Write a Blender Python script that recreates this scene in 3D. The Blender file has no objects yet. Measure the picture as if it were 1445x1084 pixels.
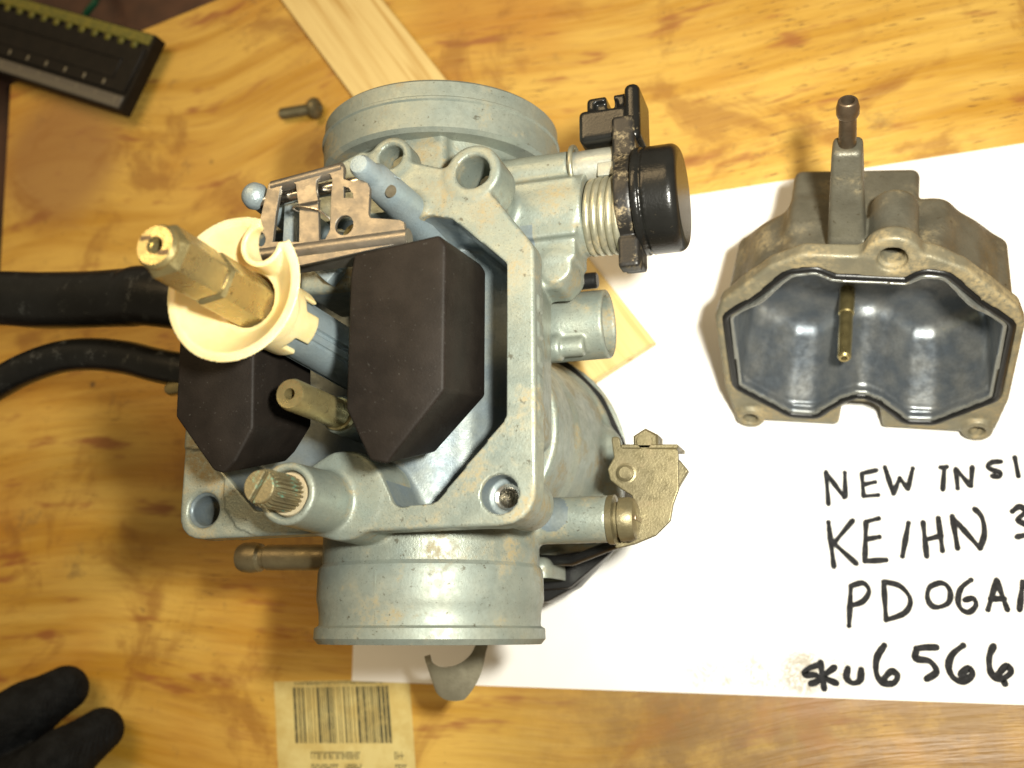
import bpy, bmesh, math, random
import numpy as np
from mathutils import Vector, Matrix
random.seed(4)
S = 0.0008                      # metres per modelling unit (flange screws 60 units = 48 mm apart)
ZT = -33.5                      # table surface (units); the carburettor's bowl flange lies at z = 78
scene = bpy.context.scene
# ------------------------------------------------------------------ camera
RI = np.array([.9499, 0, -.311]); BK = np.array([.3026, -.229, .925])
BK = BK/np.linalg.norm(BK); RI = RI - BK*RI.dot(BK); RI = RI/np.linalg.norm(RI); UP = np.cross(BK, RI)
CAM = np.array([88.1, -46.1, 254.0]); F, CX, CY = 1500., 722.5, 542.
cd = bpy.data.cameras.new('camera'); cam = bpy.data.objects.new('camera', cd); scene.collection.objects.link(cam)
M = Matrix([list(r) for r in np.array([RI, UP, BK]).T]).to_4x4(); M.translation = Vector(CAM*S); cam.matrix_world = M
cd.sensor_width = 36; cd.lens = 36*F/1445; cd.clip_start = .01; cd.clip_end = 20
cd.dof.use_dof = True; cd.dof.focus_distance = 205*S; cd.dof.aperture_fstop = 24
scene.camera = cam
def at(u, v, z):                # the point at height z (units) seen at photo position (u, v)
    r = (u-CX)/F*RI + (CY-v)/F*UP - BK
    p = CAM + (z-CAM[2])/r[2]*r
    return (p[0], p[1], z)
def at2(u, v, z): return at(u, v, z)[:2]
# ------------------------------------------------------------------ world, lamps, exposure
w = bpy.data.worlds.new('World'); scene.world = w; w.use_nodes = True
bg = w.node_tree.nodes['Background']; bg.inputs[0].default_value = (1.0, .84, .58, 1); bg.inputs[1].default_value = .17
def lamp(name, loc, target, size, power, color, spread=180):
    l = bpy.data.lights.new(name, 'AREA'); l.shape = 'RECTANGLE'; l.size, l.size_y = size[0]*S, size[1]*S
    l.energy = power; l.color = color
    o = bpy.data.objects.new(name, l); scene.collection.objects.link(o); o.location = Vector(loc)*S
    l.spread = math.radians(spread)
    o.rotation_euler = (Vector(target)-Vector(loc)).to_track_quat('-Z', 'Y').to_euler(); return o
fl = CAM + 34*RI + 22*UP + 2*BK
lamp('flash', tuple(fl), (62, 22, 0), (20, 11), .325, (1, .97, .85), 105)
lamp('bench_lamp', (-190, 330, 560), (0, 0, 20), (420, 160), 1.3, (1, .72, .38))
scene.view_settings.view_transform = 'Standard'; scene.view_settings.look = 'None'
scene.view_settings.exposure = 0.14; scene.view_settings.gamma = 1
# ------------------------------------------------------------------ materials
class N:
    def __init__(s, name):
        s.m = bpy.data.materials.new(name); s.m.use_nodes = True; s.t = s.m.node_tree; s.b = s.t.nodes['Principled BSDF']
        s.co = s.vmath('MULTIPLY', s.new('ShaderNodeTexCoord').outputs['Object'], (1/S, 1/S, 1/S))
    def new(s, ty): return s.t.nodes.new(ty)
    def set(s, i, v):
        if isinstance(v, bpy.types.NodeSocket): s.t.links.new(v, i)
        elif isinstance(v, (tuple, list)) and len(v) == 3 and i.type == 'RGBA': i.default_value = (*v, 1)
        else: i.default_value = v
    def vmath(s, op, a, b):
        n = s.new('ShaderNodeVectorMath'); n.operation = op; s.set(n.inputs[0], a); s.set(n.inputs[1], b)
        return n.outputs['Value'] if op in ('LENGTH', 'DISTANCE') else n.outputs[0]
    def math(s, op, a, b=0.0, c=0.0, clamp=False):
        n = s.new('ShaderNodeMath'); n.operation = op; n.use_clamp = clamp
        for i, v in enumerate((a, b, c)): s.set(n.inputs[i], v)
        return n.outputs[0]
    def noise(s, scale, detail=3, rough=.55, vec=None, dist=0):
        n = s.new('ShaderNodeTexNoise'); s.set(n.inputs['Vector'], s.co if vec is None else vec)
        n.inputs['Scale'].default_value = scale; n.inputs['Detail'].default_value = detail
        n.inputs['Roughness'].default_value = rough; n.inputs['Distortion'].default_value = dist
        return n.outputs[0]
    def ramp(s, f, lo, hi, a=0., b=1.):
        n = s.new('ShaderNodeMapRange'); n.interpolation_type = 'SMOOTHSTEP'
        for i, v in enumerate((f, lo, hi, a, b)): s.set(n.inputs[i], v)
        return n.outputs[0]
    def mix(s, f, a, b, mode='MIX'):
        n = s.new('ShaderNodeMix'); n.data_type = 'RGBA'; n.blend_type = mode
        s.set(n.inputs[0], f); s.set(n.inputs[6], a); s.set(n.inputs[7], b); return n.outputs[2]
    def xyz(s, v=None):
        n = s.new('ShaderNodeSeparateXYZ'); s.set(n.inputs[0], s.co if v is None else v); return n.outputs
    def comb(s, x, y, z=0.):
        n = s.new('ShaderNodeCombineXYZ')
        for i, v in enumerate((x, y, z)): s.set(n.inputs[i], v)
        return n.outputs[0]
    def bump(s, h, dist, strength=1.):
        n = s.new('ShaderNodeBump'); s.set(n.inputs['Height'], h); n.inputs['Distance'].default_value = dist*S
        n.inputs['Strength'].default_value = strength
        if s.b.inputs['Normal'].links: s.t.links.new(s.b.inputs['Normal'].links[0].from_socket, n.inputs['Normal'])
        s.t.links.new(n.outputs[0], s.b.inputs['Normal'])
    def out(s, **k):
        for a, v in k.items(): s.set(s.b.inputs[{'color': 'Base Color', 'metal': 'Metallic', 'rough': 'Roughness', 'spec': 'Specular IOR Level', 'sss': 'Subsurface Weight', 'coat': 'Coat Weight'}[a]], v)
        return s.m
GAIN = 1.25
def metal(name, c, c2, metallic, rough, dirt=None, dirt_lo=.56, dirt_hi=.72, dirt_scale=.11, grain=2.2, bump=.06, speck=.0, dark=None):
    c, c2 = [tuple(x*GAIN for x in q) for q in (c, c2)]
    n = N(name); col = n.mix(n.ramp(n.noise(.16, 4), .3, .7), c, c2)
    col = n.mix(n.ramp(n.noise(1.6, 3), .35, .75, 0, .35), col, tuple(x*.72 for x in c))
    rg = n.ramp(n.noise(.5, 3), .3, .7, rough-.06, rough+.10); mt = metallic
    if dirt:
        f = n.math('MULTIPLY', n.ramp(n.noise(dirt_scale, 6, .65), dirt_lo, dirt_hi), n.ramp(n.noise(.9, 4, .7), .30, .62))
        col = n.mix(f, col, dirt); mt = n.math('MULTIPLY', n.math('SUBTRACT', 1., f), metallic); rg = n.math('ADD', rg, n.math('MULTIPLY', f, .35), clamp=True)
    if dark:
        col = n.mix(n.ramp(n.noise(.55, 4, .7), .63, .70, 0, .8), col, dark)
    if speck: col = n.mix(n.ramp(n.noise(3.2, 2), .66, .72, 0, speck), col, (.06, .055, .045))
    n.bump(n.noise(grain, 3, .6), bump); return n.out(color=col, metal=mt, rough=rg)
CAST = metal('cast_zinc', (.205, .222, .185), (.165, .193, .172), .40, .42, dirt=(.25, .205, .115), dirt_lo=.48, dirt_hi=.66, bump=.07, speck=.7, dark=(.085, .08, .055))
MACH = metal('turned_zinc', (.205, .222, .187), (.17, .196, .174), .38, .50, dirt=(.25, .205, .115), dirt_lo=.52, dirt_hi=.70, bump=.03, grain=1.4, speck=.5, dark=(.085, .08, .055))
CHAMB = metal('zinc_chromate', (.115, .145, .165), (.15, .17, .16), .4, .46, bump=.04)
PLATED = metal('plated_zinc', (.24, .30, .33), (.27, .315, .325), .45, .40, grain=2.6, bump=.12)
BOWL = metal('bowl_cast', (.125, .118, .090), (.090, .085, .064), .4, .44, dirt=(.25, .20, .11), dirt_lo=.50, dirt_hi=.68, dirt_scale=.09, grain=2.0, bump=.10, speck=.8, dark=(.055, .042, .022))
BOWLRIM = metal('bowl_rim', (.195, .175, .118), (.15, .14, .10), .4, .45, dirt=(.30, .235, .125), dirt_lo=.42, dirt_hi=.60, dirt_scale=.1, bump=.08)
BOWLIN = metal('bowl_inside', (.12, .138, .158), (.21, .215, .21), .7, .37, grain=1.2, bump=.05)
STEEL = metal('bracket_steel', (.20, .18, .152), (.17, .155, .13), .8, .38, grain=2.4, bump=.025)
BRIGHT = metal('bright_steel', (.62, .60, .54), (.55, .53, .48), 1., .22, bump=.02)
BRASS = metal('dull_brass', (.40, .325, .145), (.34, .285, .14), .8, .30, grain=2., bump=.05, dark=(.2, .15, .07))
BRASSNEW = metal('jet_brass', (.42, .34, .15), (.34, .28, .13), .9, .32, bump=.04)
DIRTYBR = metal('corroded_brass', (.22, .185, .10), (.15, .125, .07), .6, .42, dirt=(.10, .24, .17), dirt_lo=.54, dirt_hi=.62, dirt_scale=.35, bump=.08, dark=(.06, .05, .03))
GREYBRASS = metal('grey_brass', (.30, .25, .17), (.25, .22, .16), .8, .36, bump=.05)
GOLD = metal('yellow_zinc', (.155, .132, .072), (.115, .098, .055), .6, .40, dirt=(.17, .125, .06), dirt_lo=.5, bump=.06)
OLDBRASS = metal('old_brass', (.17, .14, .075), (.13, .105, .06), .6, .42, bump=.05, dark=(.05, .04, .02))
LEVER = metal('lever_steel', (.29, .265, .19), (.24, .22, .155), .6, .36, bump=.04)
DARKBR = metal('dark_bronze', (.14, .10, .065), (.10, .08, .055), .8, .38, bump=.05)
GREYROD = metal('worn_steel', (.30, .31, .27), (.24, .25, .22), .5, .40, dirt=(.3, .22, .1), dirt_lo=.52, bump=.05)
SPRING = metal('spring_steel', (.32, .31, .23), (.26, .25, .18), .7, .38, dirt=(.36, .27, .13), dirt_lo=.5, bump=.04)
def plastic(name, c, rough, dust=None, dust_lo=.58, bumpd=.04, grain=2., speck=0., spec=.4):
    n = N(name); col = n.mix(n.ramp(n.noise(.2, 4), .3, .7), c, tuple(x*1.5 for x in c)); rg = rough
    if dust:
        f = n.math('MULTIPLY', n.ramp(n.noise(.22, 6, .7), dust_lo, dust_lo+.14), n.ramp(n.noise(1.4, 4, .7), .35, .65))
        col = n.mix(f, col, dust); rg = n.math('ADD', rough, n.math('MULTIPLY', f, .4), clamp=True)
    if speck: col = n.mix(n.ramp(n.noise(1.9, 2), .70, .73, 0, speck), col, (.4, .4, .36))
    n.bump(n.noise(grain, 3, .6), bumpd); return n.out(color=col, rough=rg, spec=spec)
FLOATM = plastic('float_black', (.0105, .0082, .0066), .55, bumpd=.05, grain=2.6, speck=.07, spec=.14)
RUBBER = plastic('hose_rubber', (.006, .0065, .0065), .30, dust=(.05, .055, .055), dust_lo=.54)
BLACKPL = plastic('black_cap', (.006, .006, .0055), .26, dust=(.20, .15, .08), dust_lo=.62)
DIRTYPL = plastic('dusty_black', (.010, .009, .008), .38, dust=(.24, .19, .11), dust_lo=.50)
GASKETM = plastic('gasket_black', (.007, .007, .007), .35)
n = N('nylon'); NYLON = n.out(color=n.mix(n.ramp(n.noise(.12, 3), .3, .7), (.76, .64, .36), (.72, .55, .26)), rough=.36, sss=.6); n.b.inputs['Subsurface Radius'].default_value = (.0016, .0011, .0006); n.b.inputs['Subsurface Scale'].default_value = 1
n = N('ink'); INK = n.out(color=n.mix(n.ramp(n.noise(.9, 3), .4, .75), (.008, .008, .009), (.025, .025, .028)), rough=.7, spec=.2)
n = N('print_ink'); PRINT = n.out(color=n.mix(n.ramp(n.noise(.5, 4), .45, .7), (.07, .065, .03), (.22, .18, .07)), rough=.6)
n = N('paper')
X, Y, Z = n.xyz()
box = n.math('MULTIPLY', n.ramp(X, 38, 48), n.math('MULTIPLY', n.ramp(X, 92, 80), n.math('MULTIPLY', n.ramp(Y, -62, -58), n.ramp(Y, -48, -55))))
sm = n.math('MULTIPLY', box, n.math('MULTIPLY', n.ramp(n.noise(.13, 3, .6), .42, .58), n.ramp(n.noise(.33, 4, .65, dist=2.5), .48, .62)))
bl = n.math('MULTIPLY', n.ramp(n.vmath('DISTANCE', n.co, (71.5, -55.5, ZT)), 6.5, 4.), n.ramp(n.noise(.45, 4, .65, dist=2.), .36, .6))
fp = n.math('MAXIMUM', n.math('MULTIPLY', sm, .55), n.math('MULTIPLY', bl, .7))
PAPER = n.out(color=n.mix(fp, n.mix(n.ramp(n.noise(.03, 3), .3, .7), (.80, .79, .77), (.77, .755, .73)), (.30, .25, .16)), rough=.75)
n.bump(n.noise(.05, 2), .5)
n = N('sticker'); STICK = n.out(color=n.mix(n.ramp(n.noise(.13, 5, .65), .35, .65), (.62, .52, .22), (.52, .40, .14)), rough=.5)
def wood_ply():
    n = N('plywood'); X, Y, Z = n.xyz()
    # slow bends of the grain, and two knots the grain flows round
    bend = n.math('MULTIPLY', n.math('SUBTRACT', n.noise(.0052, 1, .4), .5), 70.)
    y = n.math('ADD', n.math('ADD', Y, bend), n.math('MULTIPLY', X, -.06))
    knots = [((-178, 122, ZT), 46), ((250, -20, ZT), 50)]
    ring = 0.
    for c, r in knots:
        d = n.vmath('DISTANCE', n.co, c); g = n.ramp(d, r*1.6, 0, 0, 1)
        y = n.math('ADD', y, n.math('MULTIPLY', g, -20.))
        ring = n.math('MAXIMUM', ring, n.ramp(d, r*.75, r*.35))
    gv = n.comb(n.math('MULTIPLY', X, .009), n.math('MULTIPLY', y, .085)); gf = n.comb(n.math('MULTIPLY', X, .055), n.math('MULTIPLY', y, .60))
    broad = n.noise(1., 4, .55, vec=gv, dist=.2); fine = n.noise(1., 3, .6, vec=gf)
    col = n.mix(n.ramp(broad, .34, .62), (.45, .235, .024), (.61, .385, .078))
    col = n.mix(n.ramp(n.noise(.012, 3), .42, .66, 0, .65), col, (.43, .175, .016))
    col = n.mix(n.ramp(fine, .45, .75, 0, .30), col, (.30, .135, .032))
    # short dark pores, in some areas only
    pv = n.comb(n.math('MULTIPLY', X, .13), n.math('MULTIPLY', y, 1.15), 3.)
    col = n.mix(n.math('MULTIPLY', n.ramp(n.noise(1., 4, .65, vec=pv), .575, .66), n.math('MAXIMUM', n.ramp(n.noise(.018, 2), .48, .60, 0, .7), n.math('MULTIPLY', n.ramp(n.noise(.03, 3), .36, .56), n.math('MULTIPLY', n.ramp(X, 0, 90), n.ramp(Y, 60, 85, 0, .95))))), col, (.13, .055, .013))
    # reddish streaks and grey grime
    rv = n.comb(n.math('MULTIPLY', X, .030), n.math('MULTIPLY', y, .11), 7.)
    col = n.mix(n.math('MULTIPLY', n.ramp(n.noise(1., 3, .6, vec=rv), .57, .70), .8), col, (.27, .085, .022))
    col = n.mix(n.math('MULTIPLY', n.ramp(n.noise(.05, 6, .7), .60, .72), .5), col, (.17, .10, .04))
    dx = n.ramp(Y, -52, -62, 0, 1); dz = n.math('MULTIPLY', dx, n.ramp(X, -35, 40))
    col = n.mix(n.math('MULTIPLY', dz, n.ramp(n.noise(.06, 5, .7), .3, .6, .45, .85)), col, (.17, .088, .022))   # a grimy darker board end
    col = n.mix(n.math('MULTIPLY', ring, .75), col, (.30, .15, .05))
    col = n.mix(n.math('MULTIPLY', n.ramp(n.noise(.028, 5, .65, dist=.6), .52, .66), .62), col, (.26, .105, .014))
    col = n.mix(n.math('MULTIPLY', n.ramp(n.noise(.40, 4, .7), .62, .72), n.ramp(n.noise(.03, 3), .50, .62, 0, .55)), col, (.09, .05, .018))
    spots = n.new('ShaderNodeTexVoronoi'); n.set(spots.inputs['Vector'], n.co); spots.inputs['Scale'].default_value = .035
    col = n.mix(n.math('MULTIPLY', n.ramp(spots.outputs['Distance'], .07, .035), n.ramp(n.noise(.02, 2), .48, .56)), col, (.07, .04, .02))
    n.bump(fine, .25); return n.out(color=col, rough=n.ramp(broad, .3, .7, .42, .58))
PLY = wood_ply()
n = N('pine'); X, Y, Z = n.xyz()
a = math.atan2(-125.8, 84.5); u = n.math('ADD', n.math('MULTIPLY', X, math.cos(a)), n.math('MULTIPLY', Y, math.sin(a))); v = n.math('SUBTRACT', n.math('MULTIPLY', Y, math.cos(a)), n.math('MULTIPLY', X, math.sin(a)))
g = n.noise(1., 3, .5, vec=n.comb(n.math('MULTIPLY', u, .010), n.math('MULTIPLY', v, .22), n.math('MULTIPLY', Z, .1)), dist=.3); g2 = n.noise(1., 2, .5, vec=n.comb(n.math('MULTIPLY', u, .04), n.math('MULTIPLY', v, 1.5)))
PINE = n.out(color=n.mix(n.ramp(g2, .4, .8, 0, .4), n.mix(n.ramp(g, .52, .66), (.72, .55, .23), (.50, .31, .085)), (.50, .33, .11)), rough=.5); n.bump(g2, .12)
n = N('bench_dark'); BENCH = n.out(color=n.mix(n.ramp(n.noise(.03, 5), .35, .7), (.030, .012, .007), (.085, .035, .018)), rough=.5)
n = N('glove_knit'); wv = n.new('ShaderNodeTexWave'); n.set(wv.inputs['Vector'], n.co); wv.inputs['Scale'].default_value = .5; wv.inputs['Distortion'].default_value = 1.5
GLOVE = n.out(color=n.mix(n.ramp(n.noise(.25, 4), .35, .7), (.005, .0055, .006), (.010, .011, .012)), rough=.75, spec=.15); n.bump(n.noise(.18, 3), 3.0, .6); n.bump(wv.outputs['Fac'], .12)
n = N('ruler_black'); RULER = n.out(color=n.mix(n.ramp(n.noise(.25, 4), .35, .7), (.006, .005, .004), (.010, .008, .006)), rough=.55, spec=.2); n.bump(n.noise(.8, 3), .12)
n = N('ruler_edge'); REDGE = n.out(color=(.10, .09, .075), rough=.42)
n = N('ruler_yellow'); RYEL = n.out(color=n.mix(n.ramp(n.noise(.3, 3), .35, .7), (.10, .10, .012), (.16, .14, .015)), rough=.5)
n = N('tick_white'); TICK = n.out(color=(.20, .18, .13), rough=.6)
n = N('green_wire'); GREENW = n.out(color=(.008, .06, .03), rough=.4)
# ------------------------------------------------------------------ mesh helpers (all in units; scaled by S on linking)
col = scene.collection
def link(name, me, parent=None):
    o = bpy.data.objects.new(name, me); col.objects.link(o)
    if parent: o.parent = parent
    return o
def from_arrays(name, V, faces, mats, parent=None, smooth=True, sharp=None, idx=None, off=(0, 0, 0)):
    me = bpy.data.meshes.new(name); V = (np.asarray(V, dtype=np.float64)-np.array(off))*S
    if isinstance(faces, np.ndarray):
        me.vertices.add(len(V)); me.vertices.foreach_set('co', V.ravel()); k = faces.shape[1]
        me.loops.add(faces.size); me.loops.foreach_set('vertex_index', faces.ravel().astype(np.int32))
        me.polygons.add(len(faces)); me.polygons.foreach_set('loop_start', (np.arange(len(faces))*k).astype(np.int32))
        me.update(calc_edges=True); me.validate()
    else:
        me.from_pydata([tuple(p) for p in V], [], faces); me.update()
    for m in (mats if isinstance(mats, (list, tuple)) else [mats]): me.materials.append(m)
    if idx is not None: me.polygons.foreach_set('material_index', np.asarray(idx, dtype=np.int32))
    if smooth: me.shade_smooth()
    if sharp: me.set_sharp_from_angle(angle=math.radians(sharp))
    return link(name, me, parent)
class MB:                        # collects shapes into one mesh
    def __init__(s): s.v = []; s.f = []
    def add(s, v, f):
        b = len(s.v); s.v += [tuple(p) for p in v]; s.f += [tuple(i+b for i in q) for q in f]; return s
    def build(s, name, mat, parent=None, sharp=35, off=(0, 0, 0)): return from_arrays(name, s.v, s.f, mat, parent, True, sharp, off=off)
    def frame(s, d):
        d = np.array(d, float); d /= np.linalg.norm(d); a = np.array([0, 0, 1.]) if abs(d[2]) < .9 else np.array([1., 0, 0])
        e1 = np.cross(a, d); e1 /= np.linalg.norm(e1); return d, e1, np.cross(d, e1)
    def lathe(s, o, d, prof, n=64, close=False, rfun=None):     # prof: (t along axis, radius)
        d, e1, e2 = s.frame(d); o = np.array(o, float); v = []; f = []; m = len(prof)
        for t, r in prof:
            for k in range(n):
                a = 2*math.pi*k/n; rr = r*(rfun(a, t) if rfun else 1)
                v.append(o+d*t+rr*(math.cos(a)*e1+math.sin(a)*e2))
        for i in range(m-1 + (1 if close else 0)):
            j = (i+1) % m
            for k in range(n): f.append((i*n+k, i*n+(k+1) % n, j*n+(k+1) % n, j*n+k))
        if not close: f.append(tuple(range(n))[::-1]); f.append(tuple((m-1)*n+k for k in range(n)))
        return s.add(v, f)
    def tube(s, pts, r, n=16, caps=True, loop=False):
        pts = [np.array(p, float) for p in pts]; m = len(pts); v = []; f = []; e1 = None
        for i, p in enumerate(pts):
            d = pts[(i+1) % m]-pts[i-1] if loop else pts[min(i+1, m-1)]-pts[max(i-1, 0)]; d /= np.linalg.norm(d)
            if e1 is None: _, e1, _ = s.frame(d)
            e1 = e1-d*e1.dot(d); e1 /= np.linalg.norm(e1); e2 = np.cross(d, e1); rr = r[i] if isinstance(r, (list, tuple)) else r
            for k in range(n):
                a = 2*math.pi*k/n; v.append(p+rr*(math.cos(a)*e1+math.sin(a)*e2))
        for i in range(m-1):
            for k in range(n): f.append((i*n+k, i*n+(k+1) % n, (i+1)*n+(k+1) % n, (i+1)*n+k))
        if loop:
            for k in range(n): f.append(((m-1)*n+k, (m-1)*n+(k+1) % n, (k+1) % n, k))
        if caps: f.append(tuple(range(n))[::-1]); f.append(tuple((m-1)*n+k for k in range(n)))
        return s.add(v, f)
    def box(s, c, h, R=None, bev=0., seg=2):
        bm = bmesh.new(); bmesh.ops.create_cube(bm, size=2)
        for q in bm.verts: q.co = Vector((q.co.x*h[0], q.co.y*h[1], q.co.z*h[2]))
        if bev: bmesh.ops.bevel(bm, geom=bm.edges[:], offset=bev, segments=seg, profile=.5, affect='EDGES')
        Rm = R or Matrix.Identity(3); c = Vector(c)
        s.add([c+Rm @ q.co for q in bm.verts], [[q.index for q in p.verts] for p in bm.faces]) if not bm.verts.index_update() else 0
        bm.free(); return s
    def prism(s, pts, a, b, bev=0., seg=2):  # pts (n,3) polygon; extruded from pts+a to pts+b
        n = len(pts); pts = np.array(pts, float); bm = bmesh.new()
        lo = [bm.verts.new(p+np.array(a)) for p in pts]; hi = [bm.verts.new(p+np.array(b)) for p in pts]
        bm.faces.new(lo[::-1]); bm.faces.new(hi)
        for i in range(n): bm.faces.new((lo[i], lo[(i+1) % n], hi[(i+1) % n], hi[i]))
        bmesh.ops.recalc_face_normals(bm, faces=bm.faces[:])
        if bev: bmesh.ops.bevel(bm, geom=bm.edges[:], offset=bev, segments=seg, profile=.5, affect='EDGES')
        bm.verts.index_update(); s.add([q.co[:] for q in bm.verts], [[q.index for q in p.verts] for p in bm.faces]); bm.free(); return s
def circ(x, y, r, n=24, a0=0., a1=2*math.pi): return [(x+r*math.cos(a0+(a1-a0)*k/n), y+r*math.sin(a0+(a1-a0)*k/n)) for k in range(n)]
def plate(name, outer, holes, z0, z1, bev, mat, parent, R=None, T=(0, 0, 0)):   # flat plate with real holes and rounded edges
    cu = bpy.data.curves.new('plate', 'CURVE'); cu.dimensions = '2D'; cu.fill_mode = 'BOTH'
    for pl in [outer]+holes:
        sp = cu.splines.new('POLY'); sp.points.add(len(pl)-1); sp.use_cyclic_u = True
        for q, p in zip(sp.points, pl): q.co = (p[0], p[1], 0, 1)
    cu.extrude = max((z1-z0)/2-bev, .001); cu.bevel_depth = bev; cu.bevel_resolution = 2; cu.offset = -bev
    t = bpy.data.objects.new('plate', cu); col.objects.link(t); bpy.context.view_layer.update()
    me = bpy.data.meshes.new_from_object(t.evaluated_get(bpy.context.evaluated_depsgraph_get())); bpy.data.objects.remove(t)
    X = Matrix.Translation(Vector(T)*S) @ (R or Matrix.Identity(3)).to_4x4() @ Matrix.Diagonal((S, S, S, 1)) @ Matrix.Translation((0, 0, (z0+z1)/2))
    me.transform(X); me.materials.clear(); me.materials.append(mat); me.shade_smooth(); me.set_sharp_from_angle(angle=math.radians(40)); me.name = name
    return link(name, me, parent)
def thing(name, label, cat, loc=(0, 0, 0), group=None):
    o = bpy.data.objects.new(name, None); col.objects.link(o); o.empty_display_size = .01; o.location = Vector(loc)*S
    return tag(o, label, cat, group)
def tag(o, label=None, cat=None, group=None, kind=None):
    for k, v in (('label', label), ('category', cat), ('group', group), ('kind', kind)):
        if v: o[k] = v
    return o
def round_poly(p, seg=5):        # (x, y, radius) corners -> smooth outline
    out = []; n = len(p)
    for i in range(n):
        a, b, c = np.array(p[i-1][:2], float), np.array(p[i][:2], float), np.array(p[(i+1) % n][:2], float); r = p[i][2] if len(p[i]) > 2 else 0
        u, v = (a-b), (c-b); lu, lv = np.linalg.norm(u), np.linalg.norm(v); u /= lu; v /= lv
        ang = math.acos(max(-1, min(1, u.dot(v))))
        if r <= 0 or ang > 3.1: out.append(tuple(b)); continue
        t = min(r/math.tan(ang/2), lu*.48, lv*.48)
        for k in range(seg+1):
            s = k/seg; out.append(tuple((1-s)**2*(b+u*t)+2*s*(1-s)*b+s*s*(b+v*t)))
    return out
# ------------------------------------------------------------------ castings: signed distance fields meshed with surface nets
def smin(a, b, k): 
    if k <= 0: return np.minimum(a, b)
    h = np.maximum(k-np.abs(a-b), 0)/k; return np.minimum(a, b)-h*h*k*.25
class Field:
    def __init__(s, lo, hi, h):
        s.lo = np.array(lo, float); s.h = h; s.n = np.ceil((np.array(hi)-s.lo)/h).astype(int)+1; s.D = np.full(s.n, 6., np.float32)
        s.ax = [(s.lo[i]+h*np.arange(s.n[i])).astype(np.float32) for i in range(3)]
    def sl(s, lo, hi):
        i = [slice(max(0, int((lo[k]-s.lo[k])/s.h)-5), max(0, min(s.n[k], int((hi[k]-s.lo[k])/s.h)+6))) for k in range(3)]
        return tuple(i), s.ax[0][i[0]][:, None, None], s.ax[1][i[1]][None, :, None], s.ax[2][i[2]][None, None, :]
    def add(s, prim, k=0.):
        f, lo, hi = prim; i, x, y, z = s.sl(lo, hi); s.D[i] = smin(s.D[i], np.clip(f(x, y, z), -6, 6), k); return s
    def sub(s, prim, k=0.):
        f, lo, hi = prim; i, x, y, z = s.sl(lo, hi); s.D[i] = -smin(-s.D[i], np.clip(f(x, y, z), -6, 6), k); return s
    def mesh(s):
        D = s.D; ins = D < 0; c = np.zeros(s.n-1, np.int8)
        for a in (0, 1):
            for b in (0, 1):
                for d in (0, 1): c += ins[a:s.n[0]-1+a, b:s.n[1]-1+b, d:s.n[2]-1+d]
        act = (c > 0) & (c < 8); I = np.argwhere(act); acc = np.zeros((len(I), 3)); cnt = np.zeros(len(I))
        cs = [(a, b, d) for a in (0, 1) for b in (0, 1) for d in (0, 1)]; val = {q: D[I[:, 0]+q[0], I[:, 1]+q[1], I[:, 2]+q[2]].astype(float) for q in cs}
        for p in cs:
            for ax in range(3):
                if p[ax]: continue
                q = list(p); q[ax] = 1; q = tuple(q); va, vb = val[p], val[q]; m = (va < 0) != (vb < 0)
                t = np.where(m, va/np.where(va == vb, 1, va-vb), 0); e = np.array(p, float)[None, :].repeat(len(I), 0); e[:, ax] += t; acc[m] += e[m]; cnt[m] += 1
        V = s.lo+(I+acc/cnt[:, None])*s.h; vid = np.full(act.shape, -1, np.int64); vid[act] = np.arange(len(I)); Q = []
        for ax in range(3):
            b, d = [(1, 2), (2, 0), (0, 1)][ax]; A = np.moveaxis(ins, (ax, b, d), (0, 1, 2)); W = np.moveaxis(vid, (ax, b, d), (0, 1, 2))
            m = A[:-1, 1:-1, 1:-1] != A[1:, 1:-1, 1:-1]; J = np.argwhere(m); i, j, k = J[:, 0], J[:, 1]+1, J[:, 2]+1
            q = np.stack([W[i, j-1, k-1], W[i, j, k-1], W[i, j, k], W[i, j-1, k]], 1); flip = ~A[i, j, k]; q[flip] = q[flip][:, ::-1]; Q.append(q)
        return V, np.concatenate(Q)
def _ext(d2, dz, r):
    a = d2+r; b = dz+r
    return np.minimum(np.maximum(a, b), 0)+np.sqrt(np.maximum(a, 0)**2+np.maximum(b, 0)**2)-r
def cyl(ax, c, r, a0, a1, rd=.6, r2=None):       # cylinder / cone along axis ax, centred on the other two coordinates c
    o = [i for i in range(3) if i != ax]; R = max(r, r2 or r)
    def f(x, y, z):
        q = (x, y, z); d = np.sqrt((q[o[0]]-c[0])**2+(q[o[1]]-c[1])**2); t = (q[ax]-a0)/(a1-a0)
        rr = r if r2 is None else r+(r2-r)*np.clip(t, 0, 1); return _ext(d-rr, np.abs(q[ax]-(a0+a1)/2)-(a1-a0)/2, rd)
    lo = [0]*3; hi = [0]*3; lo[ax], hi[ax] = a0, a1
    for k, i in enumerate(o): lo[i], hi[i] = c[k]-R, c[k]+R
    return f, lo, hi
def rbox(c, h, rd=.8):
    def f(x, y, z):
        qx, qy, qz = np.abs(x-c[0])-h[0]+rd, np.abs(y-c[1])-h[1]+rd, np.abs(z-c[2])-h[2]+rd
        return np.sqrt(np.maximum(qx, 0)**2+np.maximum(qy, 0)**2+np.maximum(qz, 0)**2)+np.minimum(np.maximum(np.maximum(qx, qy), qz), 0)-rd
    return f, [c[i]-h[i] for i in range(3)], [c[i]+h[i] for i in range(3)]
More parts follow.
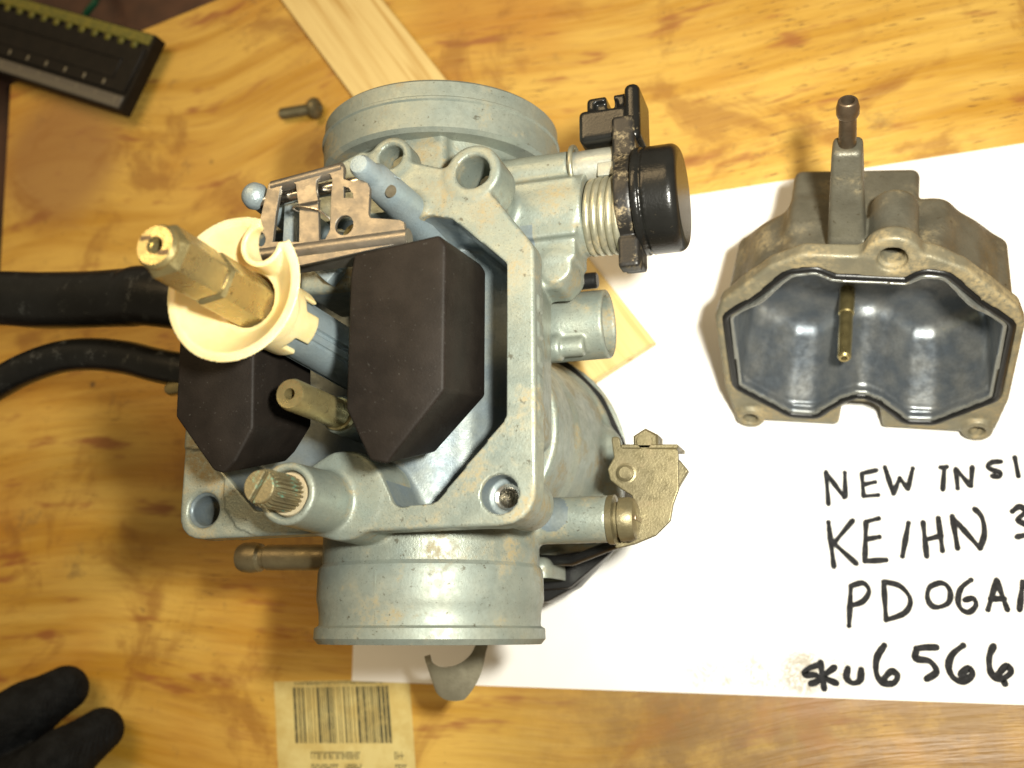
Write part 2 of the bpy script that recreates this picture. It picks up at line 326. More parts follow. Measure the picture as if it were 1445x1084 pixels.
def capsule(p, q, r, r2=None):
    p = np.array(p, float); q = np.array(q, float); d = q-p; L2 = d.dot(d); r2 = r if r2 is None else r2
    def f(x, y, z):
        t = np.clip(((x-p[0])*d[0]+(y-p[1])*d[1]+(z-p[2])*d[2])/L2, 0, 1)
        return np.sqrt((x-p[0]-t*d[0])**2+(y-p[1]-t*d[1])**2+(z-p[2]-t*d[2])**2)-(r+(r2-r)*t)
    R = max(r, r2); return f, list(np.minimum(p, q)-R), list(np.maximum(p, q)+R)
def poly(pts, z0, z1, rd=.5, off=0., taper=0.):  # extruded polygon; taper shrinks it per unit below z1
    P = np.array(pts, float)
    def f(x, y, z):
        x2, y2 = x[:, :, 0], y[:, :, 0]; d = np.full(np.broadcast(x2, y2).shape, 1e9); sg = np.ones_like(d)
        for i in range(len(P)):
            a, b = P[i], P[i-1]; e = b-a; wx, wy = x2-a[0], y2-a[1]; t = np.clip((wx*e[0]+wy*e[1])/max(e.dot(e), 1e-9), 0, 1)
            d = np.minimum(d, (wx-e[0]*t)**2+(wy-e[1]*t)**2)
            c1, c2, c3 = y2 >= a[1], y2 < b[1], e[0]*wy > e[1]*wx; fl = (c1 & c2 & c3) | (~c1 & ~c2 & ~c3); sg = np.where(fl, -sg, sg)
        d = (sg*np.sqrt(d)-off)[:, :, None]
        if taper: d = d+taper*np.clip(z1-z, 0, None)
        return _ext(d, np.abs(z-(z0+z1)/2)-(z1-z0)/2, rd)
    return f, [P[:, 0].min()-off, P[:, 1].min()-off, z0], [P[:, 0].max()+off, P[:, 1].max()+off, z1]
# ================================================================== SETTING
bench = MB().box((0, 0, ZT-26), (900, 700, 10)); o = bench.build('workbench', BENCH); tag(o, kind='structure')
c0, c1, c2 = at(13, 118, ZT), at(300, 0, ZT), at(0, 345, ZT)
e1 = np.array(c1)-np.array(c0); e2 = np.array(c2)-np.array(c0)
pb = [c0, tuple(np.array(c0)+e2*7), (500, -420, ZT), (520, 330, ZT), tuple(np.array(c0)+e1*5)]
o = MB().prism(pb, (0, 0, -16), (0, 0, 0), .8, 1).build('plywood_board', PLY)
tag(o, 'stained orange brown plywood board under everything, its corner cut off at upper left', 'board')
# ================================================================== PAPER with handwriting
ZP = ZT+.25
pc = [at(497, 961, ZT), at(1500, 997, ZT), at(1500, 194, ZT), at(985, 275, ZT)]
d = np.array(pc[3])-np.array(pc[2]); tl = np.array(pc[3])+d/np.linalg.norm(d)*100; tl[0] = pc[0][0]; pc[3] = tuple(tl)
paper = MB().prism(pc, (0, 0, .05), (0, 0, .25)).build('paper_sheet', PAPER)
tag(paper, 'white paper sheet with handwritten black marker lines, under the float bowl', 'paper')
def ribbon(mb, pts, wd, z):      # a marker stroke: flat band with round ends, slightly uneven width
    P = [np.array(p[:2]) for p in pts]; Q = []
    for i in range(len(P)-1):
        k = max(1, int(np.linalg.norm(P[i+1]-P[i])/.6)); Q += [P[i]+(P[i+1]-P[i])*j/k for j in range(k)]
    Q.append(P[-1]); n = len(Q); v = []; f = []
    ph = random.random()*6
    for i, q in enumerate(Q):
        d = Q[min(i+1, n-1)]-Q[max(i-1, 0)]; d = d/(np.linalg.norm(d)+1e-9); nn = np.array([-d[1], d[0]]); ww = wd*(1+.16*math.sin(i*.5+ph)+random.uniform(-.06, .06))
        v += [(*(q+nn*ww), z), (*(q-nn*ww), z)]
        if i: f.append((2*i-2, 2*i-1, 2*i+1, 2*i))
    mb.add(v, f)
    for q in (Q[:1] if np.linalg.norm(Q[0]-Q[-1]) < .3 else (Q[0], Q[-1])): mb.add([(*c, z+.004) for c in circ(q[0], q[1], wd, 12)], [tuple(range(12))])
def strokes(name, lines, wd, spl=True):
    mb = MB()
    for k, st in enumerate(lines):
        pts = [at(860+x*.428, 620+y*.428, ZP) for x, y in st]
        if len(pts) > 3: # smooth curves
            q = [np.array(p[:2]) for p in pts]; r = []
            for i in range(len(q)-1):
                p0, p1, p2, p3 = q[max(i-1, 0)], q[i], q[i+1], q[min(i+2, len(q)-1)]
                for j in range(5):
                    t = j/5; r.append(.5*((2*p1)+(-p0+p2)*t+(2*p0-5*p1+4*p2-p3)*t*t+(-p0+3*p1-3*p2+p3)*t**3))
            pts = r+[q[-1]]
        ribbon(mb, pts, wd, ZP+.02+.012*k)
    return mb.build(name, INK, paper, None)
tag(strokes('handwriting', [[(714, 108), (722, 214)], [(714, 110), (774, 192)], [(778, 190), (776, 110)], [(832, 115), (838, 188)], [(832, 113), (880, 102)], [(836, 150), (876, 141)], [(838, 188), (886, 184)], [(908, 92), (936, 180)], [(936, 180), (957, 128)], [(957, 128), (984, 164)], [(984, 164), (1000, 96)], [(1104, 94), (1099, 166)], [(1092, 93), (1112, 91)], [(1142, 98), (1148, 162)], [(1146, 102), (1190, 154)], [(1192, 154), (1196, 92)], [(1290, 74), (1262, 76), (1246, 90), (1262, 101), (1288, 110), (1284, 124), (1262, 121)], [(1336, 60), (1348, 122)], [(1400, 60), (1404, 120)]], .62), 'top handwritten line reading NEW INSI')
tag(strokes('handwriting', [[(722, 274), (740, 420)], [(802, 268), (738, 345)], [(740, 343), (814, 410)], [(846, 272), (842, 402)], [(846, 272), (888, 261)], [(846, 330), (890, 322)], [(842, 402), (912, 398)], [(986, 276), (966, 386)], [(1034, 274), (1046, 386)], [(1084, 260), (1098, 368)], [(1040, 332), (1094, 318)], [(1130, 254), (1148, 360)], [(1130, 256), (1222, 360)], [(1222, 360), (1236, 310), (1228, 258), (1204, 230)], [(1328, 238), (1352, 222), (1370, 240), (1346, 266), (1376, 284), (1382, 310), (1344, 322)]], .68), 'second handwritten line reading KEIHN 3')
tag(strokes('handwriting', [[(796, 484), (790, 615)], [(796, 484), (836, 474), (856, 500), (836, 534), (798, 548)], [(904, 470), (912, 596)], [(904, 470), (958, 484), (992, 528), (974, 572), (912, 596)], [(1087, 473), (1056, 488), (1048, 520), (1062, 548), (1088, 553), (1118, 538), (1124, 506), (1110, 480), (1087, 473)], [(1192, 464), (1160, 490), (1149, 530), (1160, 560), (1186, 570), (1208, 548), (1200, 525), (1172, 530)], [(1248, 562), (1276, 464)], [(1276, 464), (1312, 562)], [(1256, 526), (1302, 526)], [(1352, 562), (1362, 470)], [(1362, 470), (1420, 562)]], .68), 'third handwritten line reading PD06A')
tag(strokes('handwriting', [[(694, 742), (652, 758), (646, 776), (682, 778), (688, 796), (664, 806)], [(696, 736), (708, 822)], [(742, 752), (700, 784), (748, 804)], [(786, 756), (782, 786), (802, 804), (826, 794), (830, 760)], [(906, 680), (882, 720), (880, 770), (900, 802), (936, 804), (950, 780), (930, 765), (908, 786)], [(1078, 686), (1042, 686), (1012, 690)], [(1014, 690), (1010, 722), (1056, 732), (1078, 766), (1046, 790)], [(1166, 680), (1130, 710), (1118, 750), (1134, 786), (1166, 798), (1196, 776), (1184, 754), (1158, 776)], [(1266, 682), (1252, 720), (1258, 770), (1290, 790), (1324, 768), (1308, 748), (1284, 772)], [(1296, 790), (1304, 806)]], .80), 'bottom handwritten line reading sku 6566')
# ================================================================== BARCODE LABEL
lc = [at(387, 962, ZT), at(578, 958, ZT), at(590, 1130, ZT), at(395, 1130, ZT)]
lab = MB().prism(lc, (0, 0, .03), (0, 0, .14)).build('barcode_label', STICK); tag(lab, 'yellowed paper barcode sticker on the board at the bottom edge, partly under the white paper', 'label')
L0, Lx, Ly = np.array(lc[0]), (np.array(lc[1])-np.array(lc[0]))/191., (np.array(lc[3])-np.array(lc[0]))/168.
def lq(mb, x0, y0, x1, y1): mb.add([tuple(L0+Lx*a+Ly*b+np.array([0, 0, .17])) for a, b in ((x0, y0), (x1, y0), (x1, y1), (x0, y1))], [(3, 2, 1, 0)])
mb = MB(); x = 27
rb = random.Random(9)
while x < 160:
    wd = rb.choice((1.4, 1.4, 2.6, 4.2)); lq(mb, x, 9, min(x+wd, 162), 88); x += wd+rb.choice((1.3, 1.6, 2.4, 3.6))
mb.build('barcode', PRINT, lab, None)
mb = MB()
for y0, xs in ((100, (48, 117)), (100, (163, 176)), (117, (48, 84)), (117, (95, 116)), (117, (163, 178)), (1, (30, 150))):
    x = xs[0]
    while x < xs[1]:
        wd = rb.uniform(2.2, 4.2); h = 10 if y0 > 50 else 5
        k = rb.randrange(3)
        lq(mb, x, y0, x+1.1, y0+h)
        if k != 1: lq(mb, x+1.1, y0, x+wd, y0+h*.22)
        if k != 0: lq(mb, x+1.1, y0+h*.42, x+wd, y0+h*.62)
        if k == 2: lq(mb, x+1.1, y0+h*.8, x+wd, y0+h)
        x += wd+1.0
mb.build('small_print', PRINT, lab, None)
# ================================================================== PINE STICK
sc = [at(928, 487, ZT), at(815, 560, ZT)]; far = np.array(at(540, 0, ZT+4.5)); a = np.array(sc[0]); b = np.array(sc[1]); dr = np.array([far[0], far[1], ZT])-a; dr /= np.linalg.norm(dr)
st = [tuple(a), tuple(b), tuple(b+dr*240), tuple(a+dr*240)]
o = MB().prism(st, (0, 0, .3), (0, 0, 4.8), .35, 1).build('wood_stick', PINE); tag(o, 'flat pale pine stick running under the carburetor to the upper edge', 'stick')
# ================================================================== SMALL SCREW on the board
a, b = np.array(at(397, 161, ZT+2.1)), np.array(at(450, 152, ZT+3.2)); t = thing('screw', 'small pan head machine screw lying on the board at upper left', 'screw', (a+b)/2); off = tuple((a+b)/2)
dv = b-a; Ls = np.linalg.norm(dv); pr = []
for k in range(int(Ls*.82/.7)): pr += [(k*.7, 1.55), (k*.7+.35, 1.95)]
MB().lathe(a, dv, [(-.3, 1.2)]+pr+[(Ls*.83, 1.7)], 20).build('shaft', GOLD, t, off=off)
MB().lathe(a, dv, [(Ls*.83, 3.3), (Ls*.83+.9, 3.6), (Ls*.83+2., 3.3), (Ls*.83+2.8, 2.2), (Ls*.83+3, 1.2), (Ls*.83+2.2, 1.0)], 32).build('head', GOLD, t, off=off)
# ================================================================== BLACK RULER
zr = ZT+10; A = np.array(at(218, 47, zr)); B = np.array(at(166, 154, zr)); Cc = np.array(at(0, 101, zr)); lx = Cc-B; lx /= np.linalg.norm(lx); ly = A-B; wr = np.linalg.norm(ly); ly /= wr; L = 150
t = thing('ruler', 'black plastic ruler tool with yellow toothed edge at the upper left corner', 'ruler', B); off = tuple(B)
rp = lambda u, v, z=0.: tuple(B+lx*u+ly*v+np.array([0, 0, z]))
MB().prism([rp(0, 0), rp(0, wr), rp(L, wr), rp(L, 0)], (0, 0, -7), (0, 0, -1.2), .5, 2).prism([rp(.8, 6), rp(.8, wr-6), rp(L, wr-6), rp(L, 6)], (0, 0, -1.5), (0, 0, 0), .4, 1).build('body', RULER, t, off=off)
MB().prism([rp(8, 10), rp(8, 18), rp(L, 18), rp(L, 10)], (0, 0, -.4), (0, 0, .35), .3, 1).prism([rp(8, 17), rp(8, 18), rp(L, 18), rp(L, 17)], (0, 0, .3), (0, 0, .9), .2, 1).build('slot_strip', RULER, t, off=off)
MB().prism([rp(1, .6), rp(1, 5), rp(L, 5), rp(L, .6)], (0, 0, -1.3), (0, 0, -.9), .1, 1).build('scale_edge', REDGE, t, off=off)
mb = MB()
for k in range(60):
    u = 4+k*1.9; h = 4.0 if k % 5 == 0 else 2.2; mb.prism([rp(u, .8), rp(u, .8+h), rp(u+.4, .8+h), rp(u+.4, .8)], (0, 0, -.95), (0, 0, -.86))
for k in range(12):
    u = 11+k*9.5; mb.prism([rp(u, 7.0), rp(u, 9), rp(u+.9, 9), rp(u+.9, 7.0)], (0, 0, 0), (0, 0, .06))
mb.build('tick_marks', TICK, t, None, off=off)
MB().prism([rp(1, wr-4.4), rp(1, wr-.6), rp(L, wr-.6), rp(L, wr-4.4)], (0, 0, -1.3), (0, 0, -.7), .1, 1).build('yellow_edge', RYEL, t, off=off)
mb = MB()
for k in range(18): u = 5+k*6.4; mb.prism([rp(u, wr-7.0), rp(u, wr-4.2), rp(u+3., wr-4.2), rp(u+2.2, wr-7.0)], (0, 0, -.5), (0, 0, .12))
tag(mb.build('edge_teeth', RYEL, t, None, off=off), kind='stuff')
o = MB().tube([at(118, 28, ZT-6), at(124, 16, ZT-3), at(134, 4, ZT-2), at(140, -10, ZT-6), at(138, -40, ZT-14)], 1.3, 10).build('wire', GREENW); tag(o, 'thin green wire beyond the board behind the black ruler', 'wire')
# ================================================================== GLOVED HAND at lower left
G = lambda u, v, z: np.array(at(u, v, ZT+z))
fld = Field((-210, -200, ZT-1), (-100, -50, ZT+40), 1.1)
def finger(pts, rs, k=2.2):
    for i in range(len(pts)-1): fld.add(capsule(pts[i], pts[i+1], rs[i], rs[i+1]), k)
finger([G(-150, 1095, 24), G(-40, 1045, 22), G(40, 1003, 15), G(92, 972, 9)], [10.5, 9.6, 8.6, 7.0])
finger([G(-110, 1165, 24), G(10, 1118, 18), G(90, 1070, 17), G(143, 1030, 8.5)], [10.5, 9.3, 8.4, 6.6])
finger([G(-110, 1150, 16), G(-30, 1105, 10), G(32, 1070, 7), G(55, 1052, 6.6)], [9.5, 8.4, 7.4, 6.2])
finger([G(-100, 1250, 22), G(0, 1215, 20), G(70, 1180, 12), G(105, 1160, 7.5)], [9.5, 8.2, 7.2, 6.2])
finger([G(-190, 1060, 20), G(-140, 1000, 15), G(-95, 955, 9)], [10.5, 9., 7.6])
fld.add(capsule(G(-190, 1130, 24), G(-150, 1245, 22), 17), 9); fld.add(capsule(G(-190, 1180, 24), G(-300, 1280, 22), 18), 8)
V, Q = fld.mesh(); V[:, 2] = np.maximum(V[:, 2], ZT+.12)
o = from_arrays('gloved_hand', V, Q, GLOVE); tag(o, 'fingers in a black work glove resting on the board at lower left corner', 'hand')
# ================================================================== HOSES
def bez(pts, n=10):
    q = [np.array(p) for p in pts]; r = []
    for i in range(len(q)-1):
        p0, p1, p2, p3 = q[max(i-1, 0)], q[i], q[i+1], q[min(i+2, len(q)-1)]
        for j in range(n):
            t = j/n; r.append(.5*((2*p1)+(-p0+p2)*t+(2*p0-5*p1+4*p2-p3)*t*t+(-p0+3*p1-3*p2+p3)*t**3))
    return r+[q[-1]]
h1 = bez([at(-150, 425, 33), at(-60, 424, 34), at(0, 421, 35), at(60, 424, 36), at(120, 423, 38), at(180, 420, 40), at(225, 419, 42), (-34, 26, 44), (-23, 25, 45)])
o = MB().tube(h1, [7.45+.12*math.sin(i*.25) for i in range(len(h1))], 40).build('rubber_hose', RUBBER); tag(o, 'thick straight black rubber hose entering from the left edge behind the nylon disc', 'hose')
h2 = bez([at(-140, 640, 26), at(-60, 578, 28), at(0, 540, 30), at(40, 519, 32), at(85, 504, 33), at(130, 500, 34), at(180, 505, 36), at(245, 520, 39), (-34, 10, 42), (-24, 8, 44)])
o = MB().tube(h2, 4.3, 32).build('rubber_hose', RUBBER); tag(o, 'thin curved black rubber hose below the thick hose at the left', 'hose')
# ================================================================== CARBURETOR
CARB = thing('carburetor', 'opened cast metal carburetor standing upside down with two black floats and brass jet', 'carburetor', (0, 0, ZT))
OFF = (0, 0, ZT)
XC, ZC = 2.0, 45.0               # bore axis
outer = round_poly([(-37.6, -28.4, 5.5), (34.9, -27.6, 7), (34.7, 23.2, 4), (27.0, 33.8, 1), (20, 40, 2), (-1, 47.5, 2), (-14, 42.5, 3), (-37.4, 20, 4)])
inner = round_poly([(29.4, -8.6, 2.5), (16.2, -23.2, 2.2), (8.2, -23.8, 2.2), (6.4, -19.8, 2), (4.2, -15.9, 3), (.4, -13.3, 3), (-4.6, -13.2, 3), (-8.8, -15.4, 3), (-11.4, -19.8, 2), (-13, -23.8, 2.2), (-20.5, -23.4, 2.2), (-34.4, -9.0, 2.5), (-34.6, 19.4, 3), (-22.5, 32.4, 2), (-4, 33.3, 2), (8, 33.6, 2), (18.5, 30.6, 2), (29.6, 20.4, 2.5)])
f = Field((-44, -34, -6), (46, 64, 94), .4)
f.add(cyl(1, (XC, ZC), 20.6, -33, 44, 1)).add(cyl(1, (XC, ZC), 20.5, 40, 57, .5, r2=22.5), 3)
f.add(poly(inner, 50, 74, 1, off=3.4, taper=.12), 3)
f.add(cyl(2, (7, -4), 23, 8, 46, 1), 6).add(cyl(2, (7, -4), 25.5, 5.2, 30, .6, r2=23), 3)
f.add(cyl(2, (7, -4), 26.2, 5.2, 8.5, .6), 1.5)
f.add(rbox((27, -13, 8), (8, 14, 4), 3), 3)
f.add(poly(outer, 72.5, 78, .45), .9)
f.add(cyl(2, (22.6, 39.6), 5.6, 68, 78, .7), 1.4).add(cyl(2, (5.2, 45), 4.5, 72, 78, .7), 1.2)
f.add(cyl(2, (22.0, 38.0), 4.6, 58, 72, .7), 1.5)
f.add(cyl(2, (-32.3, -22.8), 4.6, 62, 74, .7), 1.5).add(cyl(2, (28.2, -22.2), 5, 60, 74, .7), 1.5)
f.add(rbox((6.0, 52, 58), (6.5, 7.5, 9), 1.6), 1)                        # pad between flange and bell
f.add(cyl(0, (48, 55), 3.9, 12, 36, .4), 1.6)                                # choke rod boss
f.add(cyl(0, (37.5, 55), 8.4, 10, 39.8, .5), 1.6).add(rbox((30, 37, 59.5), (8.8, 6.2, 3.2), .5), .6)
f.add(rbox((28.5, 30.2, 56), (9.6, 3.6, 5), .5), .8)
f.add(cyl(2, (34.0, 25.0), 3.3, 50, 61, .6), 1.5).add(rbox((29, 25, 55), (6, 4, 5), 1), 1.5)
f.add(cyl(0, (18.5, 40), 7.4, 14, 40, .4), 1.5)                              # vent tube
f.add(cyl(0, (12.6, 45.5), 2.9, 20, 31, .5), 1).add(cyl(0, (12.6, 45.5), 2.1, 30, 36, .5), .4)
f.add(cyl(0, (-23.2, 41), 4.8, 16, 39.6, .4), 1.6)                           # bracket screw boss
f.add(cyl(1, (XC, ZC), 22.6, -33, -22, .6), 1.5)
f.add(rbox((17, -33, 14), (4, 4, 8), 2.5), 2)
f.sub(poly(inner, 59.5, 90, 1.2))
f.add(cyl(1, (XC, ZC), 19.5, -26, 36, .6), 1.5)                            # roof of the bore shows in the chamber floor
f.add(cyl(2, (-2.5, -21.2), 8.3, 62, 77.9, .8), .8)                        # round bump of the flange, mates with the bowl's notch
f.add(cyl(2, (-6.0, -22.4), 5.9, 74, 92, .5, r2=5.5), 1.2)                 # fuel screw boss
f.sub(cyl(2, (-6.0, -22.4), 4.1, 89, 96, .1))
f.add(cyl(2, (-2.8, -6.3), 3.6, 60, 80, .8), 1.5)
f.add(cyl(2, (9.6, 33.2), 4.0, 62, 80, .6, r2=3.2), 2)
f.add(rbox((-7, 22, 70), (6, 3.5, 9), 1.2), 1)
f.sub(poly([(-44, -34), (-20, -34), (-20.5, -28), (-24.4, -26.6), (-27.4, -22.6), (-28, -17), (-33.5, -11), (-44, -10)], 77.55, 84, .1))
f.sub(cyl(2, (-32.3, -22.8), 2.9, 60, 84, .1)).sub(cyl(2, (-32.3, -22.8), 3.3, 76.6, 78.5, .1, r2=4.0))
f.sub(cyl(2, (28.2, -22.2), 2.4, 56, 84, .1)).sub(cyl(2, (28.2, -22.2), 3.5, 73.5, 84, .3))
f.sub(cyl(2, (22.6, 39.6), 3.4, 54, 84, .2)).sub(cyl(2, (5.5, 45.2), 2.5, 70, 84, .2))
f.sub(cyl(0, (18.5, 40), 6.2, 20, 44, .2))
f.sub(cyl(1, (XC, ZC), 17.5, -40, 60, .2))
for yy in range(-12, 18, 5): f.add(rbox((34.6, yy, 74.6), (.55, 1.5, 1.6), .2))
V, Q = f.mesh(); cen = V[Q].mean(1)
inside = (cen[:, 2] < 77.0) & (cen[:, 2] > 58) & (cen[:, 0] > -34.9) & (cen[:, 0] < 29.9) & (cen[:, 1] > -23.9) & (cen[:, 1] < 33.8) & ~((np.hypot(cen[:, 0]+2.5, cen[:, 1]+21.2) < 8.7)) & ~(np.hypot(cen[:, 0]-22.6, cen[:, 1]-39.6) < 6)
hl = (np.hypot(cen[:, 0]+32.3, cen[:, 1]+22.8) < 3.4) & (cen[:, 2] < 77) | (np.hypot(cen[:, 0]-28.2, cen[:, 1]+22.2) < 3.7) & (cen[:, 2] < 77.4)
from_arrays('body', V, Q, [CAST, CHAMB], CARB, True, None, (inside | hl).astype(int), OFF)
def cpart(mb, name, mat, sharp=35, parent=None): return mb.build(name, mat, parent or CARB, sharp, OFF)
# engine and air side spigots, turned
cpart(MB().lathe((XC, -.7, ZC), (0, -1, 0), [(30.8, 17.5), (30.8, 21.0), (31.2, 22.3), (32.4, 23.2), (33.4, 23.4), (38.6, 23.5), (39.8, 23.2), (41.2, 22.9), (43.3, 22.8), (43.8, 22.9), (44.3, 23.7), (46.3, 23.8), (47.4, 22.9), (47.4, 19.5), (30.8, 19.0)], 128, True), 'engine_spigot', MACH, 24)
cpart(MB().lathe((XC+.8, 0, ZC), (0, 1, 0), [(53.9, 20), (53.9, 25.4), (54.6, 26.4), (60.3, 26.6), (60.6, 27.0), (61.1, 27.0), (61.5, 26.5), (64.7, 26.5), (65.4, 25.8), (65.4, 21.5), (53.9, 20.5)], 128, True), 'air_spigot', MACH, 30)
cpart(MB().lathe((28.2, -22.2, 60), (0, 0, 1), [q for k in range(14) for q in ((k*.95, 2.35), (k*.95+.47, 1.9))]+[(13.4, 2.9), (12, 3), (0, 3)], 32, True), 'thread', BRIGHT, 20)
for a_, y0, y1, R_ in ((-.08, -33.6, -38.8, 23.45), (-.08, -39.4, -43.6, 22.85)):
    cpart(MB().box((XC+R_*math.sin(a_), (y0+y1)/2-.7, ZC+R_*math.cos(a_)), (.16, abs(y1-y0)/2, .10), Matrix.Rotation(a_, 3, 'Y')), 'parting_line', MACH)
cpart(MB().box((XC+.8+26.5*math.sin(-.30), 60.6, ZC+26.5*math.cos(-.30)), (.16, 2.8, .12), Matrix.Rotation(-.30, 3, 'Y')), 'parting_line', MACH)
# floats
fr = [(499, 359), (619, 331), (629, 345), (626.5, 551), (545, 655), (521, 650), (487.5, 577), (493.5, 391)]
K = .10; Z0 = 97.
def unp(u, v):
    r = (u-CX)/F*RI + (CY-v)/F*UP - BK; t = (Z0+K*CAM[1]-CAM[2])/(r[2]-K*r[1]); return CAM+t*r
R0 = [unp(*p) for p in fr]
fl_ = [(253, 470), (247, 588), (300, 664), (315, 669), (331, 653), (357, 605)]
def floatmesh(P, sgn):
    P = np.array(P); dp = np.array([0, K, -1.])*21; n = len(P); lo = P+dp
    cy = P[:, 1].max()
    lo2 = lo.copy(); end = np.clip((2-lo2[:, 1])/16, 0, 1); lo2[:, 1] += 3.2*end; c = lo2[:, 0].mean(); lo2[:, 0] = c+(lo2[:, 0]-c)*(1-.03)
    bm = bmesh.new(); a = [bm.verts.new(p) for p in P]; b = [bm.verts.new(p) for p in lo2]
    bm.faces.new(a); bm.faces.new(b[::-1])
    for i in range(n): bm.faces.new((a[i], b[i], b[(i+1) % n], a[(i+1) % n]))
    bmesh.ops.recalc_face_normals(bm, faces=bm.faces[:]); bmesh.ops.bevel(bm, geom=bm.edges[:], offset=.6, segments=3, profile=.5, affect='EDGES')
    bm.verts.index_update(); mb = MB(); mb.add([v.co[:] for v in bm.verts], [[v.index for v in q.verts] for q in bm.faces]); bm.free(); return mb
o = cpart(floatmesh(R0, 1), 'float', FLOATM, 30)
Lp = [unp(*p) for p in fl_]; x0, x1 = Lp[0][0], Lp[-1][0]
top = [np.array([x1+.3, 13.2, 0]), np.array([x1-.8, 17.2, 0]), np.array([x0+1.2, 18.0, 0]), np.array([x0, 16., 0])]
for p in top: p[2] = Z0+K*p[1]
cpart(floatmesh(Lp+top, -1), 'float', FLOATM, 30)
# hinge posts
cpart(MB().lathe((9.6, 33.4, 60), (0, 0, 1), [(0, 4.2), (14, 3.9), (18, 3.5), (26, 3.25), (33.5, 2.95), (34.6, 2.35), (35.4, 2.2), (39, 2.05), (39.8, 1.6), (40, .6)], 40).tube([(11.2, 34.6, 93), (13.2, 34.3, 90)], .1, 6), 'hinge_post', PLATED, 40)
cpart(MB().lathe((10.9, 32.2, 91.2), (.75, -.55, .35), [(1.35, 1.15), (1.72, 1.15), (1.74, .3)], 20), 'post_hole', GREYBRASS)
cpart(MB().lathe((-13.6, 32.6, 62), (0, 0, 1), [(0, 3.2), (30, 2.3), (31.2, 1.9)], 24).lathe((-13.6, 32.4, 95), (0, 0, 1), [(-2.55, .6), (-2.2, 1.5), (-1.3, 2.2), (0, 2.6), (1.2, 2.3), (2.1, 1.55), (2.5, .6)], 32), 'hinge_post', PLATED, 40)
# hinge bracket: punched steel plate carrying both floats
c2 = lambda x, y, z=97.5: at2(180+x*.2768, 200+y*.2768, z)
ol = [(722, 214), (700, 300), (640, 560), (852, 640), (1425, 512), (1412, 412), (1390, 400), (1240, 390), (1232, 372), (1238, 240), (1226, 212), (1190, 192), (1150, 205), (1104, 192), (1104, 134), (1084, 118)]
w1 = [(782, 240), (758, 380), (742, 512), (876, 512), (878, 350), (868, 290), (860, 222), (842, 206), (806, 210)]
w2 = [(966, 200), (964, 240), (974, 300), (977, 400), (978, 505), (1010, 498), (1034, 450), (1038, 300), (1046, 196), (1034, 168), (996, 170)]
w3 = [(1104, 232), (1104, 288), (1150, 288), (1150, 270), (1128, 238)]
w4 = [(1107+42*math.cos(t)+18*math.sin(t), 428-48*math.sin(t)+14*math.cos(t)) for t in np.linspace(0, 2*math.pi, 20, endpoint=False)]
w5 = [(683+22*math.cos(t), 500-34*math.sin(t)) for t in np.linspace(0, 2*math.pi, 16, endpoint=False)]
hb = plate('hinge_bracket', [c2(*p) for p in ol], [[c2(*p) for p in q] for q in (w1, w2, w3, w4, w5)], 96.9-ZT, 97.7-ZT, .09, STEEL, CARB)
mb = MB(); e0, e1_ = np.array((*c2(640, 585), 96.55)), np.array((*c2(1424, 482), 96.55)); mb.tube([e0, e1_], 1.7, 24)
mb.prism([e0+np.array([0, -1.4, 0]), e1_+np.array([0, -1.4, 0]), e1_+np.array([0, -1.4, -6]), e0+np.array([0, -1.4, -6])], (0, -.1, 0), (0, .6, 0))
cpart(mb, 'rolled_edge', STEEL, 35, hb)
mb = MB(); e0, e1_ = np.array((*c2(730, 226), 96.7)), np.array((*c2(1090, 130), 96.7)); mb.tube([e0, e1_], 1.2, 20); cpart(mb, 'rolled_edge', STEEL, 35, hb)
mb = MB(); mb.prism([(*c2(872, 322), 97.5), (*c2(985, 300), 97.5), (*c2(985, 310), 97.9), (*c2(874, 335), 97.9)], (0, 0, -.2), (0, 0, .35)); cpart(mb, 'tab', STEEL, 35, hb)
cpart(MB().tube([(-13.4, 31.2, 94.6), (9.5, 32.3, 95.0)], 1.25, 20), 'hinge_pin', BRIGHT, 35, hb)
cpart(MB().tube(bez([(*c2(935, 365), 95.2), (*c2(860, 352), 97.9), (*c2(868, 340), 98.3), (*c2(930, 345), 98.3), (*c2(985, 358), 98.0), (*c2(1030, 395), 97.), (*c2(1032, 430), 95.2), (*c2(1000, 465), 94.), (*c2(985, 420), 93.5), (*c2(1015, 385), 93.8)], 6), .22, 8), 'wire_clip', BRIGHT, 35, hb)
cpart(MB().lathe((*c2(1000, 440), 84), (0, 0, 1), [(0, 1.9), (8, 1.9), (9, 1.2), (10, .8)], 20), 'float_needle', BRIGHT, 35)
cpart(MB().lathe((*c2(1107, 440), 84), (0, 0, 1), [(0, 2.4), (9.5, 2.4), (10, 1.5)], 24), 'needle_seat', BRASSNEW, 35)
cpart(MB().prism([(-10.2, 23.6, 80), (-2.6, 23.6, 80), (-3.0, 21.4, 80), (-5.3, 19.0, 80)], (0, 0, -12), (0, 0, 2), .4, 2), 'wedge_rib', PLATED)
cpart(MB().box((-7.8, 27.6, 84), (1.6, 4.2, 8), None, .4), 'rib', PLATED)
